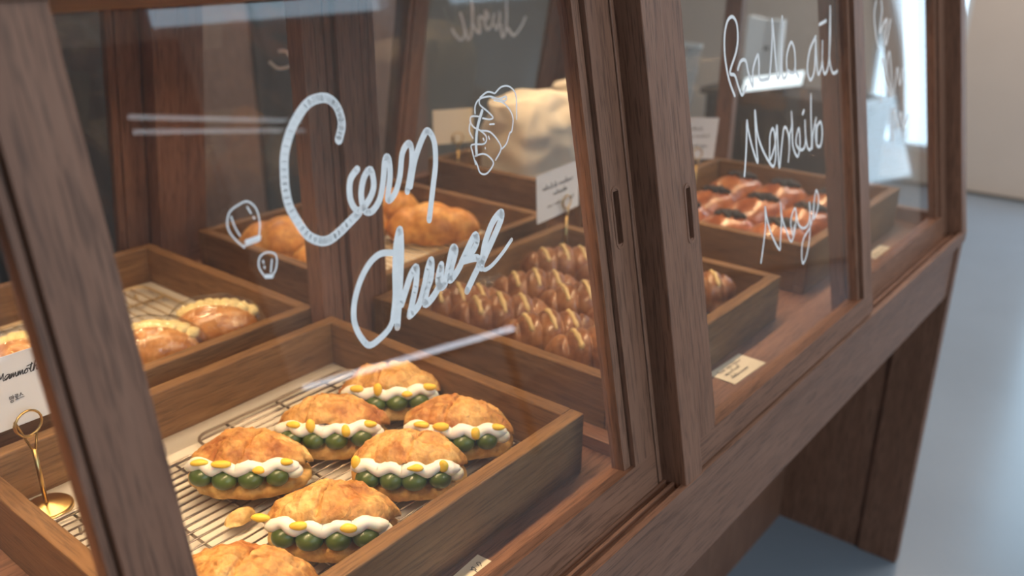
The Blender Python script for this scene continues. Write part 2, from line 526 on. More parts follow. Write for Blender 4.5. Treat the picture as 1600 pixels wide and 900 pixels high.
def door(x0, x1, off, far=False, slot=None, bw=.024, lsw=.070, strokes=None, slot2=None):
    dp = .042; sw = .070; rb = .066; top = HH * sc + .012
    A, B = (x0, x1) if not far else (-x1, -x0)
    mb = MB().mat(WOOD[2])
    def stile(a, b, sl):
        if sl is None or far:
            mb.box(a, b, 0, dp, rb, top)
        else:
            s0, s1, cx = sl; hw = .0085
            mb.box(a, cx - hw, 0, dp, rb, top).box(cx + hw, b, 0, dp, rb, top)
            mb.box(cx - hw, cx + hw, 0, dp, rb, s0).box(cx - hw, cx + hw, 0, dp, s1, top).box(cx - hw, cx + hw, .014, dp, s0, s1)
    stile(A, A + lsw, slot if slot and slot[2] < (A + B) / 2 else None)
    stile(B - sw, B, slot if slot and slot[2] > (A + B) / 2 else None)
    # thin glazing bead on the glass side of the stiles, with a shadow line
    for a, b in ((A + lsw, A + lsw + (.024 if lsw == sw else .001)), (B - sw - bw, B - sw)):
        mb.box(a + (.003 if a > A + lsw - .001 and lsw == sw and a < (A + B) / 2 else 0), b - (.003 if b > (A + B) / 2 else 0), .010, dp - .004, rb, top)
    mb.mat(WOOD[0])
    mb.box(A, B, 0, dp, -.010 if off > .03 else .008, rb).box(A + sw, B - sw, 0, dp, HH * sc - .002, top)
    d = tbuild(mb, 'sliding_door', off, far)
    MB().box(A + lsw - .010, B - sw - .015, .0195, .0235, rb - .01, HH * sc).build('glass_pane', GLASS, d)
    if slot and not far:
        s0, s1, cx = slot
        q = MB()
        ring = [(cx + .0140 * math.cos(t), s1 - .004 + .0140 * math.sin(t)) for t in [math.pi * k / 8 for k in range(9)]] + \
               [(cx - .0140 * math.cos(t), s0 + .004 - .0140 * math.sin(t)) for t in [math.pi * k / 8 for k in range(9)]]
        inn = [(cx + .0088 * math.cos(t), s1 - .004 + .0088 * math.sin(t)) for t in [math.pi * k / 8 for k in range(9)]] + \
              [(cx - .0088 * math.cos(t), s0 + .004 - .0088 * math.sin(t)) for t in [math.pi * k / 8 for k in range(9)]]
        nn = len(ring)
        vs = [(x, -.0012, z) for x, z in ring] + [(x, -.0012, z) for x, z in inn] + [(x, .013, z) for x, z in inn] + [(x, .002, z) for x, z in ring]
        fs = []
        for i in range(nn):
            j = (i + 1) % nn
            fs += [(i, j, nn + j, nn + i), (nn + i, nn + j, 2 * nn + j, 2 * nn + i), (j, i, 3 * nn + i, 3 * nn + j)]
        q.add(vs, fs).build('finger_pull', WOOD[2], d)
    for part_ in ([strokes[:-2], strokes[-2:]] if far and strokes else [strokes] if strokes else []):
        q = MB()
        ink(q, part_, lambda x, s, l: ((x if not far else -x), .0188 - l, s))
        q.build('handwriting', INKM, d, label='white marker handwriting on the glass')
    return d

INK = {"d1":[[12.4,[[721,774],[729,788],[731,801],[727,816],[716,826],[701,828],[684,824],[665,810],[649,792],[637,771],[631,749],[628,729],[629,708],[637,687],[647,669],[663,658],[677,656],[694,661],[712,669],[731,678]]],[9.5,[[742,733],[727,721],[722,697],[731,681],[750,689],[764,706],[764,728],[751,721],[741,701],[741,680],[753,675],[770,687],[781,708],[792,737],[798,735],[795,713],[784,684],[798,689],[812,709],[824,739],[838,750],[842,741],[836,718],[821,687]]],[10.0,[[828,693],[845,727],[868,755],[879,760],[887,744],[883,715],[871,684],[853,640]]],[9.0,[[775,613],[754,617],[734,610],[715,594],[700,573],[692,552],[692,534],[699,515],[709,504],[728,507],[747,515],[757,526]]],[10.7,[[756,524],[767,553],[775,589],[785,622],[796,640],[791,609],[778,564],[768,533],[761,512]]],[10.9,[[775,540],[787,556],[801,574],[814,582],[808,560],[798,541],[786,520]]],[11.3,[[789,521],[807,530],[822,551],[834,573],[844,584],[838,561],[826,545],[818,527],[835,532],[853,547],[862,572],[851,555],[852,542],[863,544],[875,566],[889,589],[895,584],[882,564],[874,546],[894,556],[913,574],[939,596],[943,587],[928,573],[904,566]]],[11.7,[[904,566],[937,562],[939,551],[924,537],[905,520]]],[12.0,[[943,545],[958,578],[983,606],[1005,616],[1002,605],[982,585],[957,562],[944,550]]],[6.6,[[944,547],[950,540],[969,543],[996,555],[1020,569]]],[2.7,[[1029,793],[1044,800],[1060,800],[1072,793],[1077,782],[1074,763],[1071,748]]],[2.7,[[994,791],[1012,797],[1027,793]]],[2.7,[[978,770],[981,781],[992,789],[1015,790],[1035,784],[1053,785],[1049,779],[1035,784],[1020,787]]],[2.7,[[1024,783],[1044,777],[1058,763],[1062,749],[1055,732],[1050,730],[1039,716],[1027,710]]],[2.7,[[992,789],[991,781],[1006,769],[1016,759],[1008,757],[993,761]]],[2.6,[[984,765],[969,767],[965,760],[971,751],[984,744],[995,733],[988,724],[961,727],[960,717],[963,698]]],[2.6,[[963,757],[960,747],[965,736]]],[2.7,[[984,744],[1004,739],[1019,724],[1024,710],[1008,696]]],[2.7,[[964,710],[982,710],[995,703],[1002,692],[989,682],[978,680],[969,685],[966,696],[963,703]]],[2.7,[[1006,750],[1016,749]]],[2.7,[[987,732],[988,729]]],[2.7,[[988,718],[988,717]]],[2.7,[[999,733],[1000,729]]],[5.3,[[993,772],[982,757],[974,742],[969,726],[967,711]]],[2.1,[[555,678],[544,693],[540,707],[546,721],[560,727],[572,728],[581,718],[582,701],[577,685],[576,681],[555,680]]],[2.1,[[547,716],[549,703],[553,692]]],[2.1,[[570,722],[573,714]]],[2.2,[[575,709],[576,707]]],[2.2,[[573,638],[568,651],[572,662],[582,665],[592,661],[594,654],[590,643],[584,637]]],[2.2,[[575,657],[575,654]]],[2.2,[[587,655],[582,641]]],[2.2,[[575,650],[575,648]]],[5.0,[[559,684],[577,685]]],[5.1,[[574,638],[582,636]]]],"d2":[[7.0,[[1721,706],[1700,742],[1690,788],[1695,828],[1712,855],[1735,862],[1752,848],[1753,819],[1740,791],[1707,755],[1728,746],[1741,722],[1755,703],[1777,718]]],[7.6,[[1743,757],[1760,772],[1782,770],[1790,747],[1808,714],[1814,749],[1842,777],[1845,756],[1843,726],[1876,722],[1896,730],[1920,806],[1925,844],[1929,805],[1931,753],[1936,718],[1955,734],[1971,801],[1979,847],[1974,801],[1963,744],[1965,715],[1986,720],[1992,760],[2019,788],[2037,769],[2035,726],[2014,720],[1988,731]]],[8.0,[[2032,726],[2054,707]]],[8.4,[[2167,789],[2126,761],[2106,719],[2121,692],[2150,714],[2166,781],[2165,744],[2171,700],[2197,721],[2208,777],[2201,726],[2213,696],[2240,716],[2259,779],[2268,852],[2255,779],[2249,727],[2266,693],[2299,694]]],[8.4,[[2193,815],[2236,821]]],[7.5,[[1739,536],[1752,576],[1762,617],[1768,648],[1772,626],[1786,587],[1807,552],[1806,588],[1807,632],[1810,663],[1815,613],[1835,575],[1867,540],[1887,529],[1901,550],[1902,595],[1893,612],[1878,599],[1872,573],[1870,546],[1899,573],[1916,615],[1916,581],[1916,519],[1936,566],[1952,601],[1967,601],[1978,578],[1976,548],[1967,523],[1977,550],[1984,584],[1998,603],[2000,635],[2001,602],[1998,556],[2021,526],[2039,549],[2038,590],[2017,565],[2026,546],[2055,537],[2073,553],[2076,603],[2075,567],[2086,534],[2108,537],[2114,610],[2120,658]]],[8.0,[[2111,530],[2118,560],[2145,598]]],[8.1,[[2143,581],[2136,552],[2143,531],[2165,528],[2179,556],[2172,584],[2148,575],[2141,542]]],[8.5,[[2063,620],[2072,626]]],[6.3,[[1790,331],[1808,367],[1825,409],[1828,449],[1836,415],[1857,373],[1890,334],[1898,353],[1910,398],[1910,441],[1916,401],[1934,368],[1958,336],[1985,361],[1994,404],[1979,405],[1961,381],[1971,347],[1980,369]]],[6.7,[[1994,402],[2004,368],[2032,350],[2063,354],[2079,383],[2076,403],[2076,358],[2064,311],[2041,277],[2018,266],[2015,294],[2028,323],[2068,341],[2089,360],[2107,401],[2123,424],[2136,400],[2123,373],[2098,358],[2105,389]]]],"d3":[[8.8,[[2763,705],[2744,743],[2734,801],[2753,838]]],[8.9,[[2797,836],[2802,807],[2775,750],[2823,776],[2846,780],[2828,742],[2833,711],[2878,778]]],[9.2,[[2773,550],[2791,673],[2823,597],[2876,555],[2862,684],[2835,636],[2884,554],[2932,631],[2953,577],[2982,621]]],[9.5,[[2874,413],[2889,509],[2926,445],[2955,491],[2986,438],[3033,475],[3019,400]]]],"far":[[12.7,[[2657,726],[2679,691],[2697,643],[2680,622],[2644,643],[2621,667]]],[12.9,[[2698,657],[2721,621],[2738,640],[2731,699],[2716,766]]],[13.1,[[2727,744],[2742,676],[2789,641],[2772,696],[2781,705],[2811,694],[2805,726],[2830,702],[2812,687],[2820,664],[2840,651],[2858,668],[2864,711]]],[13.3,[[2896,714],[2904,688],[2895,647],[2876,667]]],[13.5,[[2916,664],[2937,615],[2953,628],[2949,685],[2932,755]]],[13.7,[[2964,646],[3005,615],[3030,620],[3061,654],[3074,682]]],[11.7,[[1768,627],[1806,602],[1857,612],[1837,652],[1805,660]]],[12.0,[[1857,612],[1883,637],[1902,651],[1903,619]]]]}
door(X0 + .062, .378, .006, bw=.011)
door(.318, 1.332, .054, lsw=.054, slot=(.493, .588, 1.292), strokes=INK['d1'])
door(X1 + .067, 2.450, .006, slot=(.470, .567, 1.462), strokes=INK['d2'])
door(2.372, 3.398, .054, strokes=INK['d3'])
door(X0 + .062, .378, .054, far=True)
door(.300, 1.340, .006, far=True)
door(X1 + .067, 2.450, .054, far=True, strokes=INK['far'])
door(2.372, 3.398, .006, far=True)

# divider between the two bays, centre post, glazed ends
mb = MB().box(X1 - .008, X1 + .036, YA + .13, YZ - .13, 0, .030).box(X1 + .036, X1 + .056, YA + .13, YZ - .13, 0, .016)
mb.build('divider_rail', WOOD[1], bevel=.002, **CW)
mb = MB()
x = 1.262
mb.mat(WOOD[2])
for i, (w, dy) in enumerate(((.040, .004), (.030, .010), (.024, .012), (.056, .0), (.026, .008), (.026, .012), (.026, .016))):
    mb.box(x, x + w - .006, 1.604 + dy, 1.665 - dy, 0, HH)
    x += w
mb.mat(GROOVE).box(1.264, x - .008, 1.628, 1.641, 0, HH)
mb.build('centre_post', None, bevel=.0015, label='grooved centre post between the tray rows', **CW)
for xe in (XE - .05, X0 + .01):
    mb = MB().mat(WOOD[2]).box(xe, xe + .04, 1.595, 1.665, 0, HH).mat(WOOD[1])
    mb.prism([(YA + .115, 0), (YZ - .115, 0), (YZ - .115, .05), (YA + .125, .05)], xe, xe + .04)
    mb.prism([(YA + .28, HH - .05), (YZ - .28, HH - .05), (YZ - .29, HH), (YA + .29, HH)], xe, xe + .04)
    e = mb.build('end_frame', None, **CW)
    MB().prism([(YA + .12, .04), (1.6, .04), (1.6, HH - .04), (YA + .12 + KS * (HH - .04), HH - .04)], xe + .018, xe + .022).build('glass_pane', GLASS, e)
    MB().prism([(1.66, .04), (YZ - .12, .04), (YZ - .12 - KS * (HH - .04), HH - .04), (1.66, HH - .04)], xe + .018, xe + .022).build('glass_pane', GLASS, e)

# ------------------------------------------------------------------ trays
def tray(x0, x1, y0, y1, label, rz=0, h=.13, th=.032):
    w, d = (x1 - x0) / 2, (y1 - y0) / 2
    t = thing('wooden_tray', label, 'tray', W((x0 + x1) / 2, (y0 + y1) / 2, 0.0005), rz, 'wooden bread trays')
    MB().box(-w, w, -d, -d + th, 0, h).build('side_board', TRAYW[0], t, bevel=.003)
    MB().box(-w, w, d - th, d, 0, h).build('side_board', TRAYW[0], t, bevel=.003)
    MB().box(-w, -w + th, -d + th, d - th, 0, h).build('end_board', TRAYW[1], t, bevel=.003)
    MB().box(w - th, w, -d + th, d - th, 0, h).build('end_board', TRAYW[1], t, bevel=.003)
    MB().box(-w + th, w - th, -d + th, d - th, .004, .016).build('tray_bottom', TRAYW[0], t)
    return t

def liner(x0, x1, y0, y1, label, seed=0, mt=None, h=.0175):
    mb = MB(); nx, ny = 30, 30; vs = []; fs = []
    for i in range(nx + 1):
        for j in range(ny + 1):
            x = x0 + (x1 - x0) * i / nx; y = y0 + (y1 - y0) * j / ny
            e = min(i, nx - i, j, ny - j)
            z = h + .0012 * noise.noise(Vector((x * 5, y * 5, seed))) + (.006 if e == 0 else .0)
            vs.append((x, y, z + .001))
    for i in range(nx):
        for j in range(ny):
            a = i * (ny + 1) + j; fs.append((a, a + ny + 1, a + ny + 2, a + 1))
    mb.add(vs, fs)
    o = mb.build('parchment_sheet', mt or LINER, loc=W(0, 0, .0005), smooth=True, label=label, cat='baking paper', group='baking papers in the trays')
    sm = o.modifiers.new('thickness', 'SOLIDIFY'); sm.thickness = .0004
    return o

def rack(x0, x1, y0, y1, label, along='x', step=.021, hz=.036, rr=.0022, mt=None):
    cx, cy = (x0 + x1) / 2, (y0 + y1) / 2
    t = thing('cooling_rack', label, 'cooling rack', W(cx, cy, 0), 0, 'wire racks in the trays')
    a, b = (x1 - x0) / 2, (y1 - y0) / 2; c = .03
    pts = []
    for sx, sy, a0 in ((1, 1, 0), (-1, 1, 90), (-1, -1, 180), (1, -1, 270)):
        for k in range(5):
            q = R(a0 + k * 22.5)
            pts.append((sx * (a - c) + c * math.cos(q), sy * (b - c) + c * math.sin(q), hz))
    MB().tube(pts, rr * 1.5, 8, closed=True).build('rim_wire', mt or STEEL, t, smooth=True)
    mb = MB()
    L_, Q = (a, b) if along == 'x' else (b, a)
    k = -Q + step
    while k < Q - step * .4:
        p = (-L_, k, hz + .001), (L_, k, hz + .001)
        if along != 'x': p = tuple((y, x, z) for x, y, z in p)
        mb.tube(p, rr * .8, 6); k += step
    mb.build('thin_wires', mt or STEEL, t, smooth=True)
    mb = MB()
    for k in (-.62, 0, .62):
        p = (k * L_, -Q, hz - .003), (k * L_, Q, hz - .003)
        if along != 'x': p = tuple((y, x, z) for x, y, z in p)
        mb.tube(p, rr * 1.3, 6)
    mb.build('cross_wires', mt or STEEL, t, smooth=True)
    for sx in (-1, 1):
        for sy in (-1, 1):
            MB().tube([(sx * (a - .05), sy * (b - .05), hz), (sx * (a - .05), sy * (b - .05), .0195)], rr * 1.3, 6).build('foot', mt or STEEL, t, smooth=True)
    return t

tray(.425, 1.270, .842, 1.590, 'oak tray nearest the glass holding the cream and grape sandwiches')
tray(.44, 1.280, 1.668, 2.430, 'oak tray behind the sandwich tray, holding bagged cream buns')
tray(1.415, 2.235, .853, 1.600, 'oak tray of glazed croissants beside the middle post')
tray(2.455, 3.310, .865, 1.600, 'oak tray of red glazed pastries with black crumbs', h=.15)
tray(1.440, 2.285, 1.690, 2.430, 'oak tray of golden loaves in the rear row behind the croissants')
tray(2.480, 3.320, 1.690, 2.430, 'oak tray in the rear row carrying the cream cloth bags', h=.17)
liner(.458, 1.237, .875, 1.557, 'white baking paper lining the sandwich tray', 1)
liner(.473, 1.247, 1.701, 2.397, 'baking paper under the cream buns', 2)
liner(1.448, 2.202, .886, 1.567, 'baking paper under the croissants', 3)
liner(2.488, 3.277, .898, 1.567, 'baking paper under the red glazed pastries', 4)
rack(2.52, 3.24, .93, 1.53, 'wire rack under the red glazed pastries', 'x', .030, hz=.028)
liner(1.473, 2.252, 1.723, 2.397, 'baking paper under the golden loaves', 5)
rack(.815, 1.225, .885, 1.495, 'steel wire rack under the sandwiches beside the croissant tray', 'x')
rack(.475, .800, .885, 1.440, 'steel wire rack at the brass stand end of the sandwich tray', 'x')
BAMB = plain('pale_brass_wire', (.60, .47, .30), .45, .6)
rack(.53, 1.20, 1.74, 2.36, 'wire rack under the bagged cream buns', 'y', .030, mt=BAMB, rr=.0035)
rack(1.53, 2.20, 1.76, 2.36, 'wire rack under the golden loaves', 'y', .030, mt=BAMB, rr=.0035)
rack(1.50, 2.16, .93, 1.50, 'wire rack under the croissants', 'x', .030)

# ------------------------------------------------------------------ sandwiches
def lens(q, e=1.75):
    c, s_ = math.cos(q), math.sin(q)
    return (abs(c) ** e + abs(s_) ** e) ** (-1 / e)

def shell(a, b, top, bot, seed, rag=.05, nu=110, nr=16, e=1.75, lump=.004):
    mb = MB(); vs = []; fs = []
    def edge(q):
        k = lens(q, e)
        n_ = noise.noise(Vector((math.cos(q) * 4, math.sin(q) * 4, seed))) * rag + noise.noise(Vector((math.cos(q) * 16, math.sin(q) * 16, seed))) * rag * .55
        return k * (1 + n_)
    for side in (0, 1):
        base = len(vs); vs.append((0, 0, (top if side == 0 else bot)(0, 0, 0)))
        for i in range(1, nr + 1):
            rho = (i / nr) ** .8
            for j in range(nu):
                q = 2 * math.pi * j / nu; k = edge(q) * rho
                x, y = a * k * math.cos(q), b * k * math.sin(q)
                z = (top if side == 0 else bot)(x, y, rho)
                l = lump * (noise.noise(Vector((x * 26, y * 26, seed + side * 9))) + .6 * noise.noise(Vector((x * 70, y * 70, seed))) + .28 * noise.noise(Vector((x * 190, y * 190, seed))))
                vs.append((x, y, z + l * (1 if side == 0 else .6)))
        for j in range(nu):
            t = (base, base + 1 + j, base + 1 + (j + 1) % nu)
            fs.append(t if side == 0 else t[::-1])
        for i in range(nr - 1):
            for j in range(nu):
                p, q = base + 1 + i * nu, base + 1 + (i + 1) * nu
                t = (p + j, q + j, q + (j + 1) % nu, p + (j + 1) % nu)
                fs.append(t if side == 0 else t[::-1])
    n1 = 1 + nr * nu; a0 = 1 + (nr - 1) * nu; b0 = n1 + a0
    for j in range(nu):
        fs.append((a0 + (j + 1) % nu, a0 + j, b0 + j, b0 + (j + 1) % nu))
    return mb.add(vs, fs)

def sandwich(x, y, rz, label, seed, ln=1.0, h0=.038, ng=4, yl=((-.6, 0), (-.2, 0), (.35, -.012), (.75, 0))):
    rnd = random.Random(seed)
    t = thing('sandwich_bun', label, 'sandwich', W(x, y, h0), R(rz), 'cream and grape sandwiches')
    A, B = .112 * ln, .069
    def bow(cx): return 1 - .42 * abs(cx / A) ** 2.2          # how far the front edge reaches
    shell(A, B, lambda x, y, r_: .041 + .003 * (1 - r_ ** 3) - .013 * r_ ** 7,
          lambda x, y, r_: .013 * r_ ** 4, seed, .045, lump=.0055, e=1.9).build('bottom_bun', BASE_M, t, smooth=True)
    til = .36 + rnd.uniform(-.04, .06); skew = rnd.uniform(-.05, .05)
    def sheet(x, y): return .060 + (B * .8 - y) * til * .62 + skew * x - .22 * abs(x) ** 2 / A
    k1, k2 = rnd.uniform(-.3, .3) * A, rnd.uniform(-.5, .5) * A
    def ltop(x, y, r_):
        crack = -.012 * math.exp(-((x - k1 - .25 * y) / .0035) ** 2) * (y < B * .4) - .006 * math.exp(-((y - k2 * .2 - .1 * x) / .004) ** 2)
        return sheet(x, y) + .040 * max(0, 1 - r_ ** 2.2) ** .60 + crack * (r_ < .97)
    def lbot(x, y, r_): return sheet(x, y) - .004 + .008 * (1 - r_)
    lid = shell(A * 1.0, B * .95, ltop, lbot, seed + 50, .085, lump=.0095, nu=170, nr=30)
    lid.v = [p + Vector((0, .004, 0)) for p in lid.v]
    lid.build('top_bun', LID_M, t, smooth=True)
    gx = []
    for i in range(ng):
        gr = .0205 + rnd.uniform(-.0015, .0015)
        cx = -A * .64 + i * (A * 1.22 / (ng - 1)) + rnd.uniform(-.002, .002)
        gx.append(cx)
        MB().blob((cx, -B * .88 * bow(cx), .0515 + rnd.uniform(-.001, .002)), (gr * 1.08, gr * .95, .0180), 24, 16).build('green_grape', GRAPE_M, t, smooth=True)
    mb = MB(); pts = []; rr = []; N = 90
    for i in range(N + 1):
        u_ = i / N; cx = -A * .90 + u_ * A * 1.80
        up = max(math.exp(-((cx - g) / .015) ** 2) for g in gx)
        pts.append((cx, -B * .84 * bow(cx), .0725 + .0100 * up - .004 + .0015 * noise.noise(Vector((cx * 30, seed, 0))) - .10 * max(0, abs(cx) - A * .6)))
        rr.append((.0138 - .0030 * up + .0030 * noise.noise(Vector((cx * 45, seed, 4)))) * min(1, .45 + 4 * min(u_, 1 - u_) ** .8))
    mb.tube(pts, rr, 20)
    mb.blob((A * .82, -B * .58, .056), (.017, .013, .014), 20, 12)
    mb.blob((0, -B * .1, .052), (A * .80, B * .66, .018), 30, 14)
    mb.build('cream_filling', CREAM_M, t, smooth=True)
    MB().blob((0, B * .1, .048), (A * .86, B * .70, .016), 36, 14, lambda p, d: p * (1 + .06 * noise.noise(p * 40))).build('torn_crumb', BASE_M, t, smooth=True)
    for fx, dz in yl:
        cx = fx * A + rnd.uniform(-.006, .006)
        wv = rnd.random() < .35
        p = MB().blob((0, 0, 0), (.009 if wv else rnd.uniform(.011, .017), .007, .0135 if wv else rnd.uniform(.006, .009)), 16, 10, lambda p, d: p * (1 + .3 * noise.noise(p * 60 + Vector((cx * 90, 0, 0)))))
        p.build('yellow_fruit', CORN_M, t, smooth=True).location = Vector((cx, -B * .98 * bow(cx), .0865 + dz - .12 * max(0, abs(cx) - A * .5))) * S
    return t

sandwich(.790, 1.262, -50, 'sandwich at the left end of the second row, above the fallen crumb', 1)
sandwich(.975, 1.245, -50, 'sandwich with a cracked two-part lid, in the middle of the back row of buns', 2, 1.0)
sandwich(1.150, 1.262, -48, 'rearmost sandwich under the long streak of light on the glass', 3, .96)
sandwich(1.130, 1.048, -55, 'sandwich by the tray corner nearest the middle post', 4, .98)
sandwich(.975, 1.030, -52, 'sandwich by the front board, directly behind the nearest whole one', 5, .96, yl=((-.75, 0), (.22, -.004), (.62, -.003)))
sandwich(.775, 1.010, -50, 'largest whole sandwich, nearest the camera, by the front board of the tray', 6, .98, yl=((-.95, 0), (-.40, -.004), (.40, -.008)))
sandwich(.580, .985, -47, 'sandwich cut off by the bottom of the picture beside the slanting stile', 7, 1.04)
# fallen piece
shell(.030, .019, lambda x, y, r_: .022 * max(0, 1 - r_ ** 2) ** .5, lambda x, y, r_: 0.0, 91, .2, nu=30, nr=7, lump=.006).build(
    'bread_crumb', BASE_M, loc=W(.712, 1.185, .040), smooth=True, label='small broken piece of crust on the rack between two sandwiches', cat='bread piece')

# ------------------------------------------------------------------ croissants
def croissant_proto():
    t = thing('croissant', '', 'croissant', W(0, 0, 0), 0, 'glazed croissants with yellow icing')
    nu, nv = 30, 100; vs = []; fs = []
    def ax(u_):
        q = (u_ - .5) * 1.15
        return Vector((.118 * math.sin(q) / math.sin(.575) * 1.0, .055 * (1 - math.cos(q)) * 2.0, 0))
    def rad(u_):
        e = max(0, 1 - abs(2 * u_ - 1) ** 2.6) ** .5
        lobe = abs(math.sin(math.pi * (u_ * 5 + .0)))
        return .066 * e * (1 - .25 * abs(2 * u_ - 1)) * (.80 + .22 * lobe ** .42) + .002
    def pt(u_, q, lift=0):
        p = ax(u_); r_ = rad(u_) + lift
        return Vector((p.x, p.y + r_ * math.cos(q) * .95, max(0, .046 + r_ * math.sin(q) * .92)))
    for i in range(nv + 1):
        u_ = i / nv
        for j in range(nu):
            p = pt(u_, 2 * math.pi * j / nu)
            vs.append(p + Vector((0, 0, .004 * noise.noise(p * 28) + .002 * noise.noise(Vector((p.x * 90, p.y * 40, 3))))))
    for i in range(nv):
        for j in range(nu):
            fs.append((i * nu + j, i * nu + (j + 1) % nu, (i + 1) * nu + (j + 1) % nu, (i + 1) * nu + j))
    MB().add(vs, fs).build('pastry_body', CROI_M, t, smooth=True)
    for u0 in (.29, .50, .71):
        mb = MB()
        pts = [pt(u0 + .05 * (k / 12 - .5), R(70 + 72 * k / 12), -.0016) for k in range(13)]
        mb.tube(pts, [.0060 * (1 + .18 * math.sin(k * 1.3 + u0 * 20)) * (.6 if k in (0, 12) else 1) for k in range(13)], 8)
        mb.build('icing_stripe', ICING_M, t, smooth=True)
    return t
cp = croissant_proto()
CR = [(1.585, 1.015, -44, 'croissant in the front corner of its tray next to the door stile'),
      (1.590, 1.165, -42, 'croissant second from the front board, lying where the light streak ends'),
      (1.585, 1.315, -44, 'croissant third from the front board, along the tray side nearest the sandwiches'),
      (1.580, 1.450, -42, 'croissant at the far end of the row along the tray side nearest the sandwiches'),
      (1.790, 1.360, -48, 'croissant at the middle of the tray touching the far end of the first row'),
      (1.795, 1.200, -46, 'croissant half hidden by the door stile in the middle of the tray'),
      (1.790, 1.040, -44, 'croissant right behind the door stile, by the front board'),
      (2.000, 1.420, -44, 'brightest croissant, nearest the brass card stand'),
      (2.065, 1.030, -50, 'croissant in the tray corner seen through the window just beyond the middle post'),
      (2.020, 1.235, -48, 'croissant hidden mostly by the middle post, second from the far tray board')]
for i, (x, y, rz, lb) in enumerate(CR):
    if i == 0:
        cp.scale = (1.08,) * 3; cp.location = W(x, y, .038); cp.rotation_euler = (0, 0, R(rz)); cp['label'] = lb
    else:
        dup(cp, W(x, y, .038), R(rz), lb, random.Random(i).uniform(1.04, 1.12))

# ------------------------------------------------------------------ golden loaves
def loaf(x, y, rz, a, b, h, label, seed):
    def fn(p, d):
        q = noise.noise(Vector((d.x * 1.5, d.y * 1.5, d.z * 1.5 + seed))) * .05
        p = p * (1 + q)
        seg = abs(math.cos(p.x / a * math.pi * 1.25)) ** .5
        p = Vector((p.x, p.y * (.84 + .22 * seg), p.z * (.80 + .24 * seg)))
        if p.z < -h * .45: p.z = -h * .45
        return p
    return MB().blob((0, 0, h * .45), (a, b, h), 56, 30, fn).build('bread_loaf', ORB_M, loc=W(x, y, .038), rot=(0, 0, R(rz)), smooth=True, label=label, cat='bread', group='golden loaves in the rear tray')
loaf(1.635, 2.245, -50, .150, .095, .085, 'golden loaf left of the centre post, at the far side of its tray', 1)
loaf(1.625, 2.00, -52, .125, .080, .075, 'golden loaf left of the centre post, nearer the front of its tray', 2)
loaf(1.875, 2.23, -50, .14, .09, .085, 'golden loaf just right of the centre post in the rear tray', 3)
loaf(2.05, 2.00, -50, .155, .085, .085, 'golden loaf nearest the front corner of the rear tray', 4)
loaf(2.11, 2.27, -50, .11, .075, .080, 'golden loaf at the far right corner of the rear tray', 5)

# ------------------------------------------------------------------ bagged cream buns
def cream_bun(x, y, rz, label, seed):
    t = thing('cream_bun', label, 'bread roll', W(x, y, .040), R(rz), 'bagged cream buns')
    def fn(p, d):
        p = p * (1 + .03 * noise.noise(d * 2 + Vector((seed, 0, 0))))
        if p.z > 0:
            p.z *= 1 - .10 * math.exp(-((p.y - .026) / .02) ** 2)
        if p.z < -.030: p.z = -.030
        return p
    MB().blob((0, 0, .036), (.104, .072, .062), 60, 36, fn).build('bun_body', MILK_M, t, smooth=True)
    def fc(p, d):
        return p * (1 + .20 * noise.noise(p * 60 + Vector((seed, 0, 0))) + .13 * noise.noise(p * 140))
    mb = MB()
    for k in range(9):
        a = -.082 + k * .0205
        zz = .036 + .062 * math.sqrt(max(0, 1 - (a / .106) ** 2)) * .92
        mb.blob((a, .026 + .004 * math.sin(k * 2.1 + seed), zz - .004), (.019, .023, .014), 26, 16, fc)
    mb.build('crumble_topping', CRUMB_M, t, smooth=True)
    def fw(p, d):
        k = 1 + .05 * noise.noise(p * 30 + Vector((seed * 3, 0, 0))) + .025 * noise.noise(p * 90)
        p = p * k
        if p.z < -.042: p.z = -.042
        return p
    MB().blob((0, 0, .048), (.122, .082, .074), 60, 34, fw).build('clear_bag', WRAP, t, smooth=True)
    return t
cream_bun(.945, 1.850, -44, 'bagged cream bun just right of the slanting stile', 1)
cream_bun(1.115, 1.850, -44, 'bagged cream bun in the corner of its tray nearest the centre post', 2)
cream_bun(.735, 2.010, -44, 'bagged cream bun left of the slanting stile behind the name card', 3)

# ------------------------------------------------------------------ red glazed pastries
def red_proto():
    t = thing('glazed_pastry', '', 'pastry', W(0, 0, 0), 0, 'red glazed pastries')
    def fn(p, d):
        p = p * (1 + .07 * noise.noise(d * 2.2))
        if p.z < -.03: p.z = -.03
        return p
    MB().blob((0, 0, .030), (.125, .084, .084), 44, 26, fn).build('pastry_body', RED_M, t, smooth=True)
    mb = MB(); rnd = random.Random(4)
    for k in range(70):
        q = rnd.uniform(0, 2 * math.pi); rr = rnd.uniform(0, 1) ** .6
        x, y = rr * .052 * math.cos(q) + .02, rr * .036 * math.sin(q)
        z = .030 + .084 * math.sqrt(max(0, 1 - (x / .125) ** 2 - (y / .084) ** 2)) + rnd.uniform(-.002, .009)
        s_ = rnd.uniform(.006, .012)
        mb.blob((x, y, z), (s_, s_, s_ * .8), 7, 5)
    mb.build('black_crumbs', BERRY_M, t)
    return t
rp_ = red_proto()
RP = [(2.650, 1.400, -40, 'red pastry against the stile in the corner nearest the middle post'),
      (2.890, 1.400, -36, 'red pastry behind the first one, below the small white card'),
      (2.645, 1.225, -42, 'red pastry half way along the left board of its tray'),
      (2.890, 1.220, -40, 'red pastry in the very middle of its tray'),
      (2.650, 1.050, -38, 'red pastry at the near left corner of its tray'),
      (2.880, 1.045, -44, 'red pastry at the middle of the front board, under the last handwriting'),
      (3.110, 1.050, -38, 'red pastry at the far end of the front board beside the second stile'),
      (3.120, 1.410, -38, 'red pastry farthest back beside the dark counter'),
      (3.115, 1.235, -42, 'red pastry half hidden by the stile between the last two doors')]
